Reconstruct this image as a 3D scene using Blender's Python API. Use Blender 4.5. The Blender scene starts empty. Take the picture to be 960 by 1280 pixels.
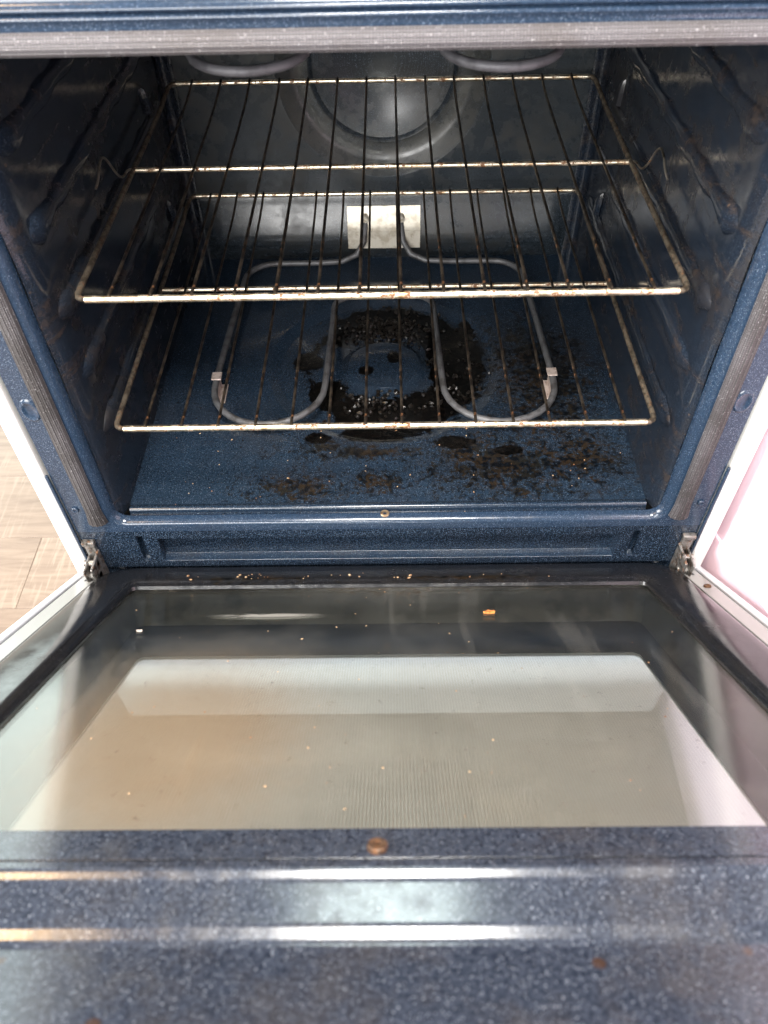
import bpy, bmesh, math, random
from mathutils import Vector, Matrix
random.seed(7)
R = math.radians
S = bpy.context.scene
COL = S.collection

# ------------------------------------------------------------------ camera, light, exposure
cam_d = bpy.data.cameras.new("camera"); cam = bpy.data.objects.new("camera", cam_d); COL.objects.link(cam)
S.camera = cam
cam_d.sensor_fit = 'VERTICAL'; cam_d.sensor_height = 36.0; cam_d.sensor_width = 27.0
cam_d.lens = 974.0 / 1280.0 * 36.0
cam_d.clip_start = 0.02; cam_d.clip_end = 60
PITCH, ROLL, YAW = 0.8548, -0.02437, -0.0171
CAM = Vector((0.0066, -0.5797, 1.0140))
def cam_axes():
    fwd = Vector((math.sin(YAW) * math.cos(PITCH), math.cos(YAW) * math.cos(PITCH), -math.sin(PITCH)))
    right = Vector((math.cos(YAW), -math.sin(YAW), 0)); up = right.cross(fwd)
    c, s = math.cos(ROLL), math.sin(ROLL)
    return c * right + s * up, -s * right + c * up, fwd
_r, _u, _f = cam_axes()
cam.matrix_world = Matrix(((_r.x, _u.x, -_f.x, CAM.x), (_r.y, _u.y, -_f.y, CAM.y), (_r.z, _u.z, -_f.z, CAM.z), (0, 0, 0, 1)))
cam_d.dof.use_dof = True; cam_d.dof.focus_distance = 0.93; cam_d.dof.aperture_fstop = 6.5

W = bpy.data.worlds.new("World"); S.world = W; W.use_nodes = True
W.node_tree.nodes["Background"].inputs[0].default_value = (0.93, 0.97, 1.0, 1)
W.node_tree.nodes["Background"].inputs[1].default_value = 0.75

def area_lamp(name, loc, target, size, power, colour, size_y=None):
    l = bpy.data.lights.new(name, 'AREA'); l.energy = power; l.color = colour
    l.shape = 'RECTANGLE'; l.size = size; l.size_y = size_y or size
    o = bpy.data.objects.new(name, l); COL.objects.link(o); o.location = loc
    o.rotation_euler = (Vector(target) - Vector(loc)).to_track_quat('-Z', 'Y').to_euler()
    return o
area_lamp("window_light", (-0.8, -2.3, 1.55), (0, 0.1, 0.45), 1.5, 140, (1.0, 0.985, 0.96), 1.5)
area_lamp("ceiling_light", (0.0, -0.78, 2.45), (0, -0.1, 0.3), 0.42, 85, (1.0, 0.97, 0.92))
area_lamp("left_fill_lamp", (-2.3, -0.75, 1.25), (0.3, -0.2, 0.45), 1.1, 120, (1.0, 0.99, 0.97), 1.3)  # added lamp with no known source, brightens the cabinet side on the right
area_lamp("far_left_fill_lamp", (-1.45, 1.7, 0.75), (-0.5, 0.0, 0.45), 1.3, 34, (0.86, 1.0, 0.95), 1.5)  # added unseen lamp, gives the left of the door glass a bright reflection
area_lamp("door_glare_lamp", (-0.02, 0.30, 1.65), (-0.02, -0.46, 0.62), 0.30, 5.5, (0.86, 1.0, 0.95), 0.22)  # unseen lamp added for the glare spot on the door's sloping end
area_lamp("warm_lamp", (-1.02, -0.80, 2.35), (-0.2, -0.4, 0.5), 0.32, 16, (1.0, 0.66, 0.34))

S.view_settings.view_transform = 'Standard'; S.view_settings.look = 'None'
S.view_settings.exposure = 0.0; S.view_settings.gamma = 1.0; S.view_settings.use_curve_mapping = False
S.cycles.use_denoising = True
S.cycles.max_bounces = 10; S.cycles.transparent_max_bounces = 12; S.cycles.glossy_bounces = 5
S.cycles.sample_clamp_indirect = 6.0

# ------------------------------------------------------------------ node helpers
class NT:
    def __init__(self, name):
        self.m = bpy.data.materials.new(name); self.m.use_nodes = True
        self.t = self.m.node_tree; self.n = self.t.nodes; self.n.clear()
        self.out = self.n.new('ShaderNodeOutputMaterial')
        self.tc = self.n.new('ShaderNodeTexCoord')
    def put(self, sock, v):
        if v is None: return
        if hasattr(v, 'is_output'): self.t.links.new(v, sock)
        else:
            if isinstance(v, (tuple, list)) and len(v) == 3 and sock.type == 'RGBA': v = (*v, 1)
            sock.default_value = v
    def math(self, op, a, b=None, c=None, clamp=False):
        x = self.n.new('ShaderNodeMath'); x.operation = op; x.use_clamp = clamp
        self.put(x.inputs[0], a); self.put(x.inputs[1], b); self.put(x.inputs[2], c); return x.outputs[0]
    def vmath(self, op, a, b=None):
        x = self.n.new('ShaderNodeVectorMath'); x.operation = op
        self.put(x.inputs[0], a); self.put(x.inputs[1], b)
        return x.outputs['Value'] if op in ('LENGTH', 'DISTANCE', 'DOT_PRODUCT') else x.outputs[0]
    def mix(self, f, a, b, mode='MIX'):
        x = self.n.new('ShaderNodeMix'); x.data_type = 'RGBA'; x.blend_type = mode
        self.put(x.inputs[0], f); self.put(x.inputs[6], a); self.put(x.inputs[7], b); return x.outputs[2]
    def fmix(self, f, a, b):
        x = self.n.new('ShaderNodeMix'); x.data_type = 'FLOAT'
        self.put(x.inputs[0], f); self.put(x.inputs[2], a); self.put(x.inputs[3], b); return x.outputs[0]
    def noise(self, scale, detail=3, rough=0.55, vec=None, dist=0.0):
        x = self.n.new('ShaderNodeTexNoise'); x.inputs['Scale'].default_value = scale
        x.inputs['Detail'].default_value = detail; x.inputs['Roughness'].default_value = rough
        x.inputs['Distortion'].default_value = dist
        self.put(x.inputs['Vector'], vec if vec is not None else self.tc.outputs['Object']); return x.outputs['Fac']
    def voronoi(self, scale, vec=None, feature='F1'):
        x = self.n.new('ShaderNodeTexVoronoi'); x.inputs['Scale'].default_value = scale; x.feature = feature
        self.put(x.inputs['Vector'], vec if vec is not None else self.tc.outputs['Object']); return x
    def step(self, v, a, b):   # smoothstep a..b -> 0..1
        x = self.n.new('ShaderNodeMapRange'); x.interpolation_type = 'SMOOTHSTEP'
        self.put(x.inputs[0], v); x.inputs[1].default_value = a; x.inputs[2].default_value = b
        x.inputs[3].default_value = 0; x.inputs[4].default_value = 1; return x.outputs[0]
    def scale(self, v, s):
        return self.vmath('MULTIPLY', v, s)
    def bump(self, h, strength=0.3, dist=0.001, nrm=None):
        x = self.n.new('ShaderNodeBump'); x.inputs['Strength'].default_value = strength
        x.inputs['Distance'].default_value = dist; self.put(x.inputs['Height'], h); self.put(x.inputs['Normal'], nrm)
        return x.outputs[0]
    def bsdf(self, **k):
        x = self.n.new('ShaderNodeBsdfPrincipled')
        for a, v in k.items(): self.put(x.inputs[a.replace('_', ' ')], v)
        return x.outputs[0]
    def end(self, sh):
        self.t.links.new(sh, self.out.inputs[0]); return self.m
    def blob(self, cx, cy, rx, ry, plane='xy'):      # 1 at the middle, 0 at the rim of an ellipse, negative outside
        o = self.tc.outputs['Object']
        if plane == 'xy': d = self.vmath('MULTIPLY', self.vmath('SUBTRACT', o, (cx, cy, 0)), (1 / rx, 1 / ry, 0))
        elif plane == 'yz': d = self.vmath('MULTIPLY', self.vmath('SUBTRACT', o, (0, cx, cy)), (0, 1 / rx, 1 / ry))
        else: d = self.vmath('MULTIPLY', self.vmath('SUBTRACT', o, (cx, 0, cy)), (1 / rx, 0, 1 / ry))
        return self.math('SUBTRACT', 1.0, self.vmath('LENGTH', d))
    def blobs(self, lst, plane='xy'):
        v = None
        for b in lst:
            k = self.blob(*b, plane=plane); v = k if v is None else self.math('MAXIMUM', v, k)
        return v

def enamel(name, base=(0.022, 0.046, 0.085), dark=(0.012, 0.026, 0.05), speck=(0.42, 0.52, 0.66), rough=0.22, sp=0.5,
           grime=None, dirt=0.25, peel=0.12, cells=(620, 1250), black=None, brown=None, streak=False, ring=None, spots=False, annulus=None):
    """glossy porcelain enamel with fine pale flecks; black / brown: lists of stain blobs baked on the surface"""
    k = NT(name)
    n1 = k.noise(420, 2, 0.6); n2 = k.noise(9, 4, 0.6); n3 = k.noise(60, 4, 0.65)
    col = k.mix(k.step(n1, 0.3, 0.7), dark, base)
    f = None
    for sc, th, keep in ((cells[0], 0.30, 0.80), (cells[1], 0.36, 0.66)):
        v = k.voronoi(sc)
        m = k.math('MULTIPLY', k.step(v.outputs['Distance'], th, th * 0.45), k.step(v.outputs['Color'], keep - 0.05, keep + 0.05))
        f = m if f is None else k.math('MAXIMUM', f, m)
    col = k.mix(k.math('MULTIPLY', f, sp), col, speck)
    g = k.math('MULTIPLY', k.step(k.math('ADD', n2, k.math('MULTIPLY', n3, 0.35)), 0.62, 0.86), dirt)
    col = k.mix(g, col, grime or (0.035, 0.027, 0.022))
    if streak:      # grease run along the rack supports
        st = k.noise(9, 6, 0.7, k.vmath('MULTIPLY', k.tc.outputs['Object'], (1, 0.9, 5.5)), 0.4)
        m = k.math('MULTIPLY', k.step(k.math('ADD', st, k.math('MULTIPLY', n3, 0.22)), 0.64, 0.82), 0.70)
        sz = k.n.new('ShaderNodeSeparateXYZ'); k.t.links.new(k.tc.outputs['Object'], sz.inputs[0])
        top = k.step(k.math('COSINE', k.math('MULTIPLY', k.math('SUBTRACT', sz.outputs[2], 0.4545), 2 * math.pi / 0.0746)), 0.30, 0.85)
        m = k.math('MAXIMUM', m, k.math('MULTIPLY', k.math('MULTIPLY', top, k.step(k.noise(28, 6, 0.7), 0.50, 0.66)), 0.62))
        col = k.mix(m, col, k.mix(k.step(k.noise(150, 4), 0.4, 0.6), (0.038, 0.026, 0.019), (0.014, 0.011, 0.010)))
        h_w = k.math('MULTIPLY', m, k.noise(180, 4, 0.7))
        v = k.voronoi(70); m2 = k.math('MULTIPLY', k.step(v.outputs['Distance'], 0.14, 0.07), k.step(v.outputs['Color'], 0.70, 0.72))
        col = k.mix(m2, col, (0.07, 0.048, 0.035))
        g = k.math('MAXIMUM', g, m)
    if ring:        # baked film inside the pressed ring: (cx, cz, r0, r1)
        d = k.vmath('LENGTH', k.vmath('MULTIPLY', k.vmath('SUBTRACT', k.tc.outputs['Object'], (ring[0], 0, ring[1])), (1, 0, 1)))
        m = k.math('MULTIPLY', k.step(d, ring[2] - 0.004, ring[2] + 0.002), k.step(d, ring[3] + 0.002, ring[3] - 0.004))
        col = k.mix(k.math('MULTIPLY', m, k.math('ADD', 0.10, k.math('MULTIPLY', n3, 0.45))), col, (0.085, 0.080, 0.066))
    if spots:
        v = k.voronoi(28); m2 = k.math('MULTIPLY', k.step(k.math('ADD', v.outputs['Distance'], k.math('MULTIPLY', n3, 0.1)), 0.17, 0.12), k.step(v.outputs['Color'], 0.62, 0.64))
        col = k.mix(k.math('MULTIPLY', m2, 0.75), col, (0.045, 0.022, 0.012))
    r = k.math('ADD', k.math('MULTIPLY', n3, 0.16), rough - 0.08)
    r = k.math('ADD', r, k.math('MULTIPLY', g, 0.35))
    h = k.math('ADD', k.math('MULTIPLY', n1, peel), k.math('MULTIPLY', n3, peel * 0.6))
    if streak: h = k.math('ADD', h, h_w)
    if brown:
        nn = k.math('ADD', k.math('MULTIPLY', k.noise(60, 9, 0.78, dist=0.5), 0.55), k.math('MULTIPLY', k.noise(190, 5, 0.72), 0.45))
        t = k.math('ADD', k.math('MULTIPLY', k.blobs(brown), 0.75), k.math('MULTIPLY', k.math('SUBTRACT', nn, 0.5), 4.2))
        film = k.math('MULTIPLY', k.step(t, 0.0, 0.6), 0.55)
        m = k.math('MAXIMUM', film, k.math('MULTIPLY', k.step(t, 0.44, 0.54), 0.90))
        bc = k.mix(k.step(k.noise(34, 3), 0.40, 0.62), (0.0085, 0.0072, 0.0045), (0.017, 0.0105, 0.0045))
        bc = k.mix(k.step(k.noise(120, 3), 0.47, 0.56), bc, (0.0018, 0.0015, 0.0013))
        col = k.mix(m, col, bc); r = k.fmix(m, r, k.math('ADD', 0.04, k.math('MULTIPLY', n3, 0.16)))
        h = k.math('ADD', h, k.math('MULTIPLY', m, k.math('ADD', 0.2, k.math('MULTIPLY', nn, 0.5))))
    if black:
        nn = k.math('ADD', k.math('MULTIPLY', k.noise(34, 8, 0.7, dist=0.8), 0.7), k.math('MULTIPLY', k.noise(170, 4, 0.7), 0.3))
        bb = k.blobs(black)
        if annulus:     # residue lying in the pressed ring, thin on its left
            o_ = k.tc.outputs['Object']; sp_ = k.n.new('ShaderNodeSeparateXYZ'); k.t.links.new(o_, sp_.inputs[0])
            d = k.vmath('LENGTH', k.vmath('MULTIPLY', k.vmath('SUBTRACT', o_, (annulus[0], annulus[1], 0)), (1, 1, 0)))
            an = k.math('SUBTRACT', 0.85, k.math('DIVIDE', k.math('ABSOLUTE', k.math('SUBTRACT', d, annulus[2])), annulus[3]))
            an = k.math('SUBTRACT', an, k.math('MULTIPLY', k.step(sp_.outputs[0], -0.03, -0.11), 0.62))
            bb = k.math('MAXIMUM', bb, an)
        t = k.math('ADD', k.math('MULTIPLY', bb, 1.5), k.math('MULTIPLY', k.math('SUBTRACT', nn, 0.5), 2.6))
        m = k.step(t, 0.24, 0.31)
        bc = k.mix(k.step(k.noise(200, 3), 0.45, 0.7), (0.0010, 0.0010, 0.0010), (0.0045, 0.0032, 0.0025))
        col = k.mix(k.math('MULTIPLY', k.step(t, 0.05, 0.45), 0.6), col, (0.005, 0.0045, 0.0045))
        col = k.mix(m, col, bc); r = k.fmix(m, r, k.math('ADD', 0.03, k.math('MULTIPLY', n3, 0.16)))
        h = k.math('ADD', h, k.math('MULTIPLY', m, k.math('ADD', 0.5, k.math('MULTIPLY', k.noise(130, 3, 0.55), 0.9))))
    if black or brown:   # loose burnt specks
        v = k.voronoi(95); m = k.math('MULTIPLY', k.step(v.outputs['Distance'], 0.16, 0.08), k.step(v.outputs['Color'], 0.60, 0.62))
        col = k.mix(k.math('MULTIPLY', m, 0.9), col, (0.007, 0.005, 0.004))
    return k.end(k.bsdf(Base_Color=col, Roughness=r, Normal=k.bump(h, 0.35, 0.0012)))

def metal(name, col, col2, rough=0.3, scale=60, lo=0.45, hi=0.65, metallic=1.0, rust=None):
    k = NT(name)
    n = k.noise(scale, 4, 0.65); n2 = k.noise(scale * 5, 3, 0.6)
    c = k.mix(k.step(n, lo, hi), col, col2)
    met = metallic; r = k.math('ADD', k.math('MULTIPLY', n2, 0.2), rough - 0.1)
    if rust:
        m = k.step(k.math('ADD', k.noise(scale * 1.7, 4, 0.7), k.math('MULTIPLY', n2, 0.3)), *rust)
        c = k.mix(m, c, (0.13, 0.055, 0.02)); met = k.fmix(m, metallic, 0.1); r = k.fmix(m, r, 0.7)
    return k.end(k.bsdf(Base_Color=c, Metallic=met, Roughness=r, Normal=k.bump(n2, 0.2, 0.0006)))

# ------------------------------------------------------------------ mesh helpers
def link(name, bm, mat, parent=None, smooth=30.0, off=None):
    bm.normal_update()
    me = bpy.data.meshes.new(name); bm.to_mesh(me); bm.free()
    me.materials.append(mat)
    if smooth:
        for p in me.polygons: p.use_smooth = True
        me.set_sharp_from_angle(angle=R(smooth))
    return put(name, me, parent, off)
def put(name, me, parent=None, off=None):
    o = bpy.data.objects.new(name, me); COL.objects.link(o)
    if parent is not None: o.parent = parent
    if off is not None: o.location = off
    return o
def empty(name, loc=(0, 0, 0), parent=None):
    o = bpy.data.objects.new(name, None); COL.objects.link(o); o.location = loc; o.empty_display_size = 0.05
    if parent is not None: o.parent = parent
    return o
def tag(o, label=None, cat=None, group=None, kind=None):
    for a, v in (("label", label), ("category", cat), ("group", group), ("kind", kind)):
        if v: o[a] = v
    return o
def box(bm, x0, x1, y0, y1, z0, z1, bev=0.0, seg=2):
    ret = bmesh.ops.create_cube(bm, size=1.0)
    vs = ret['verts']
    for v in vs:
        v.co = Vector(((x0 + x1) / 2 + v.co.x * (x1 - x0), (y0 + y1) / 2 + v.co.y * (y1 - y0), (z0 + z1) / 2 + v.co.z * (z1 - z0)))
    if bev:
        es = list({e for v in vs for e in v.link_edges})
        bmesh.ops.bevel(bm, geom=es, offset=bev, segments=seg, affect='EDGES', profile=0.5)
    return bm
def catmull(pts, per=6):
    P = [Vector(p) for p in pts]; out = []
    for i in range(len(P) - 1):
        a = P[max(i - 1, 0)]; b = P[i]; c = P[i + 1]; d = P[min(i + 2, len(P) - 1)]
        for k in range(per):
            t = k / per
            out.append(0.5 * ((2 * b) + (c - a) * t + (2 * a - 5 * b + 4 * c - d) * t * t + (3 * b - a - 3 * c + d) * t ** 3))
    out.append(P[-1]); return out
def tube(bm, pts, rad, seg=8, cap=True, profile=None, up=None, uv=False):
    """sweep; profile(list of (a,b)) in the frame (side, normal) or a circle"""
    P = [Vector(p) for p in pts]; n = len(P)
    prof = profile or [(rad * math.cos(2 * math.pi * i / seg), rad * math.sin(2 * math.pi * i / seg)) for i in range(seg)]
    rings = []; nrm = None; L = 0.0; lens = []
    for i in range(n):
        t = (P[min(i + 1, n - 1)] - P[max(i - 1, 0)]).normalized()
        if i: L += (P[i] - P[i - 1]).length
        lens.append(L)
        if up is not None: nrm = (Vector(up) - t * t.dot(Vector(up))).normalized()
        elif nrm is None:
            a = Vector((0, 0, 1)) if abs(t.z) < 0.9 else Vector((0, 1, 0))
            nrm = (a - t * t.dot(a)).normalized()
        else: nrm = (nrm - t * t.dot(nrm)).normalized()
        s = t.cross(nrm)
        # keep the width through a mitre
        k = 1.0
        if 0 < i < n - 1:
            c = (P[i] - P[i - 1]).normalized().dot((P[i + 1] - P[i]).normalized()); k = 1 / max(0.6, math.sqrt(max(0.1, (1 + c) / 2)))
        rings.append([bm.verts.new(P[i] + s * a * k + nrm * b) for a, b in prof])
    m = len(prof); lay = bm.loops.layers.uv.verify() if uv else None
    for i in range(n - 1):
        for j in range(m):
            j2 = (j + 1) % m
            f = bm.faces.new((rings[i][j], rings[i][j2], rings[i + 1][j2], rings[i + 1][j]))
            if uv:
                for lp, (u, v) in zip(f.loops, ((lens[i], j), (lens[i], j + 1), (lens[i + 1], j + 1), (lens[i + 1], j))): lp[lay].uv = (u, v / m)
    if cap:
        bm.faces.new(rings[0][::-1]); bm.faces.new(rings[-1])
    bmesh.ops.recalc_face_normals(bm, faces=bm.faces[:])
    return bm
def rrect(x0, x1, y0, y1, r, seg=6):
    out = []
    for cx, cy, a0 in ((x1 - r, y1 - r, 0), (x0 + r, y1 - r, 90), (x0 + r, y0 + r, 180), (x1 - r, y0 + r, 270)):
        for i in range(seg + 1):
            a = R(a0 + 90 * i / seg); out.append((cx + r * math.cos(a), cy + r * math.sin(a)))
    return out
def loft(bm, loops, close_last=False, flip=False):
    V = [[bm.verts.new(p) for p in lp] for lp in loops]
    for a, b in zip(V, V[1:]):
        for i in range(len(a)):
            j = (i + 1) % len(a); q = (a[i], a[j], b[j], b[i])
            bm.faces.new(q[::-1] if flip else q)
    if close_last: bm.faces.new(V[-1][::-1] if flip else V[-1])
    return bm
def disc(bm, c, r, h, axis='z', seg=16, bev=0.0006):
    """short bevelled cylinder standing along axis"""
    prof = [(r, 0), (r, h - bev), (r - bev, h), (r * 0.45, h), (r * 0.4, h * 0.55)]
    loops = []
    for rr, z in prof:
        lp = []
        for i in range(seg):
            a = 2 * math.pi * i / seg; p = (rr * math.cos(a), rr * math.sin(a), z)
            if axis == '-y': p = (p[0], -p[2], p[1])
            lp.append(Vector(c) + Vector(p))
        loops.append(lp)
    loft(bm, loops, True); bmesh.ops.recalc_face_normals(bm, faces=bm.faces[:]); return bm
def polar_plate(bm, cx, cy, x0, x1, y0, y1, rings, put_, seg=96):
    """plate with concentric pressed rings: rings = [(radius, height), ...] from the middle out; put_(u, v, h) -> xyz"""
    angs = [2 * math.pi * i / seg for i in range(seg)]
    for X in (x0, x1):
        for Y in (y0, y1): angs.append(math.atan2(Y - cy, X - cx) % (2 * math.pi))
    angs = sorted(set(round(a, 6) for a in angs)); loops = []
    for r, h in rings: loops.append([put_(cx + r * math.cos(a), cy + r * math.sin(a), h) for a in angs])
    def rim(a):
        c, s = math.cos(a), math.sin(a); t = 1e9
        if c > 1e-9: t = min(t, (x1 - cx) / c)
        if c < -1e-9: t = min(t, (x0 - cx) / c)
        if s > 1e-9: t = min(t, (y1 - cy) / s)
        if s < -1e-9: t = min(t, (y0 - cy) / s)
        return t
    rl = rings[-1][0]
    for q in (0.3, 0.65, 1.0):
        loops.append([put_(cx + (rl + (rim(a) - rl) * q) * math.cos(a), cy + (rl + (rim(a) - rl) * q) * math.sin(a), 0) for a in angs])
    c = bm.verts.new(put_(cx, cy, rings[0][1]))
    V = [[bm.verts.new(p) for p in lp] for lp in loops]; n = len(angs)
    for i in range(n): bm.faces.new((c, V[0][i], V[0][(i + 1) % n]))
    for a, b in zip(V, V[1:]):
        for i in range(n): bm.faces.new((a[i], b[i], b[(i + 1) % n], a[(i + 1) % n]))
    bmesh.ops.recalc_face_normals(bm, faces=bm.faces[:]); return bm
def relief(bm, x0, x1, z0, z1, rects, y=0.0, bev=0.0016):
    """flat panel in the xz plane with sunk rectangles (xa, xb, za, zb, depth)"""
    xs = sorted({x0, x1, *[v for r in rects for v in r[:2]]}); zs = sorted({z0, z1, *[v for r in rects for v in r[2:4]]})
    def dep(i, j):
        cx, cz = (xs[i] + xs[i + 1]) / 2, (zs[j] + zs[j + 1]) / 2
        return max([r[4] for r in rects if r[0] < cx < r[1] and r[2] < cz < r[3]] + [0.0])
    vd = {}
    def V(i, j, d):
        k = (i, j, round(d, 5))
        if k not in vd: vd[k] = bm.verts.new((xs[i], y + d, zs[j]))
        return vd[k]
    D = [[dep(i, j) for j in range(len(zs) - 1)] for i in range(len(xs) - 1)]
    for i in range(len(xs) - 1):
        for j in range(len(zs) - 1):
            d = D[i][j]; bm.faces.new((V(i, j, d), V(i + 1, j, d), V(i + 1, j + 1, d), V(i, j + 1, d)))
            if i + 1 < len(xs) - 1 and abs(D[i + 1][j] - d) > 1e-6:
                e = D[i + 1][j]; bm.faces.new((V(i + 1, j, d), V(i + 1, j, e), V(i + 1, j + 1, e), V(i + 1, j + 1, d)))
            if j + 1 < len(zs) - 1 and abs(D[i][j + 1] - d) > 1e-6:
                e = D[i][j + 1]; bm.faces.new((V(i, j + 1, d), V(i + 1, j + 1, d), V(i + 1, j + 1, e), V(i, j + 1, e)))
    bmesh.ops.recalc_face_normals(bm, faces=bm.faces[:])
    es = [e for e in bm.edges if len(e.link_faces) == 2 and e.calc_face_angle(0) > 0.5]
    if es: bmesh.ops.bevel(bm, geom=es, offset=bev, segments=3, affect='EDGES', profile=0.5)
    return bm

# ------------------------------------------------------------------ materials
M = {}
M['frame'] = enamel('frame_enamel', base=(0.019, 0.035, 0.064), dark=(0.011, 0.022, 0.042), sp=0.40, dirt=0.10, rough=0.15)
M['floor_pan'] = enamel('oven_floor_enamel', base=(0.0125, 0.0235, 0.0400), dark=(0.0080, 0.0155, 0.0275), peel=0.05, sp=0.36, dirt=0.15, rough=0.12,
    annulus=(-0.003, 0.286, 0.106, 0.052),
    black=[(0.095, 0.300, 0.050, 0.10), (-0.012, 0.385, 0.080, 0.030), (-0.015, 0.195, 0.055, 0.030), (-0.015, 0.150, 0.052, 0.022), (-0.110, 0.300, 0.024, 0.026),
           (-0.078, 0.232, 0.030, 0.036), (0.085, 0.128, 0.030, 0.014), (0.150, 0.112, 0.022, 0.010), (0.012, 0.300, 0.014, 0.016), (-0.028, 0.272, 0.012, 0.012), (-0.088, 0.138, 0.020, 0.012)],
    brown=[(-0.105, 0.052, 0.095, 0.040), (0.15, 0.085, 0.17, 0.085), (0.12, 0.105, 0.12, 0.06), (0.105, 0.120, 0.085, 0.030), (0.115, 0.118, 0.085, 0.032), (-0.03, 0.112, 0.13, 0.022), (0.215, 0.25, 0.12, 0.22), (0.20, 0.30, 0.10, 0.14), (-0.01, 0.060, 0.05, 0.03), (-0.075, 0.120, 0.05, 0.022), (0.24, 0.10, 0.09, 0.08)])
M['shaded_sill'] = enamel('shaded_sill_enamel', base=(0.011, 0.021, 0.038), dark=(0.007, 0.014, 0.026), sp=0.45, dirt=0.25, rough=0.15, grime=(0.010, 0.009, 0.010))  # frame enamel with the door's shade put into the colour, plus some grime
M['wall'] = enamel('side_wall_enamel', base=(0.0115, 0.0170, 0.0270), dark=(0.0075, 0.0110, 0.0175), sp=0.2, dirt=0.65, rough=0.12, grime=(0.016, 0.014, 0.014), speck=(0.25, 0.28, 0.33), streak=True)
M['back'] = enamel('back_wall_enamel', base=(0.018, 0.024, 0.030), dark=(0.010, 0.014, 0.018), sp=0.5, dirt=0.6, rough=0.24, grime=(0.03, 0.028, 0.024), ring=(0.0, 0.611, 0.104, 0.146))
M['liner'] = enamel('door_liner_enamel', base=(0.0095, 0.010, 0.012), dark=(0.0055, 0.006, 0.0075), sp=0.28, dirt=0.35, rough=0.14, speck=(0.3, 0.3, 0.32), grime=(0.016, 0.013, 0.011), brown=[(-0.14, -0.040, 0.13, 0.014), (0.09, -0.041, 0.14, 0.013)])
M['liner_end'] = enamel('door_end_enamel', base=(0.036, 0.043, 0.061), dark=(0.012, 0.015, 0.024), sp=0.55, dirt=0.35, rough=0.17, speck=(0.34, 0.37, 0.43), peel=0.05, cells=(430, 800), spots=True, grime=(0.045, 0.036, 0.03))

def white_paint(name, col, rough=0.35):
    k = NT(name); n = k.noise(30, 4); n2 = k.noise(400, 2)
    c = k.mix(k.math('MULTIPLY', k.step(n, 0.55, 0.8), 0.12), col, tuple(v * 0.75 for v in col))
    return k.end(k.bsdf(Base_Color=c, Roughness=rough, Normal=k.bump(n2, 0.06, 0.0005)))
M['white'] = white_paint('white_appliance_paint', (0.84, 0.83, 0.81))
M['lavender'] = white_paint('door_skin_paint', (0.72, 0.72, 0.76))
M['pink'] = white_paint('pale_cabinet_paint', (0.82, 0.64, 0.71), 0.4)
M['pink2'] = white_paint('pale_board_paint', (0.84, 0.65, 0.72), 0.4)
M['flange'] = white_paint('door_flange_paint', (0.32, 0.32, 0.31), 0.22)
M['rail'] = metal('rail_steel', (0.92, 0.82, 0.65), (0.50, 0.33, 0.17), 0.32, 75, 0.44, 0.72, metallic=1.0, rust=(0.66, 0.78))
M['wire'] = metal('wire_steel', (0.085, 0.068, 0.052), (0.020, 0.016, 0.014), 0.42, 80, 0.40, 0.6, metallic=0.8, rust=(0.74, 0.86))
M['kink'] = metal('stop_loop_steel', (0.52, 0.46, 0.39), (0.10, 0.08, 0.06), 0.35, 90, 0.48, 0.7, rust=(0.74, 0.88))
M['side_rail'] = metal('side_rail_steel', (0.17, 0.14, 0.105), (0.05, 0.04, 0.03), 0.5, 140, 0.42, 0.6, metallic=0.7, rust=(0.70, 0.85))
M['element'] = metal('element_sheath', (0.115, 0.116, 0.122), (0.055, 0.052, 0.052), 0.5, 50, metallic=0.35)
M['broil'] = metal('broil_sheath', (0.095, 0.094, 0.104), (0.055, 0.053, 0.06), 0.55, 70, metallic=0.3)
M['galv'] = metal('bracket_steel', (0.62, 0.58, 0.50), (0.45, 0.40, 0.32), 0.45, 70, metallic=0.55, rust=(0.84, 0.95))
M['hinge'] = metal('hinge_steel', (0.32, 0.31, 0.295), (0.06, 0.05, 0.042), 0.45, 130, metallic=0.85, rust=(0.68, 0.82))
M['old_screw'] = metal('rusty_screw', (0.12, 0.075, 0.05), (0.05, 0.03, 0.02), 0.45, 200, metallic=0.6, rust=(0.6, 0.75))
M['screw'] = metal('screw_steel', (0.42, 0.31, 0.2), (0.2, 0.13, 0.08), 0.4, 160, metallic=0.8, rust=(0.7, 0.85))
M['clip'] = metal('clip_steel', (0.52, 0.44, 0.40), (0.36, 0.28, 0.24), 0.55, 150, metallic=0.4, rust=(0.75, 0.9))

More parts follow.
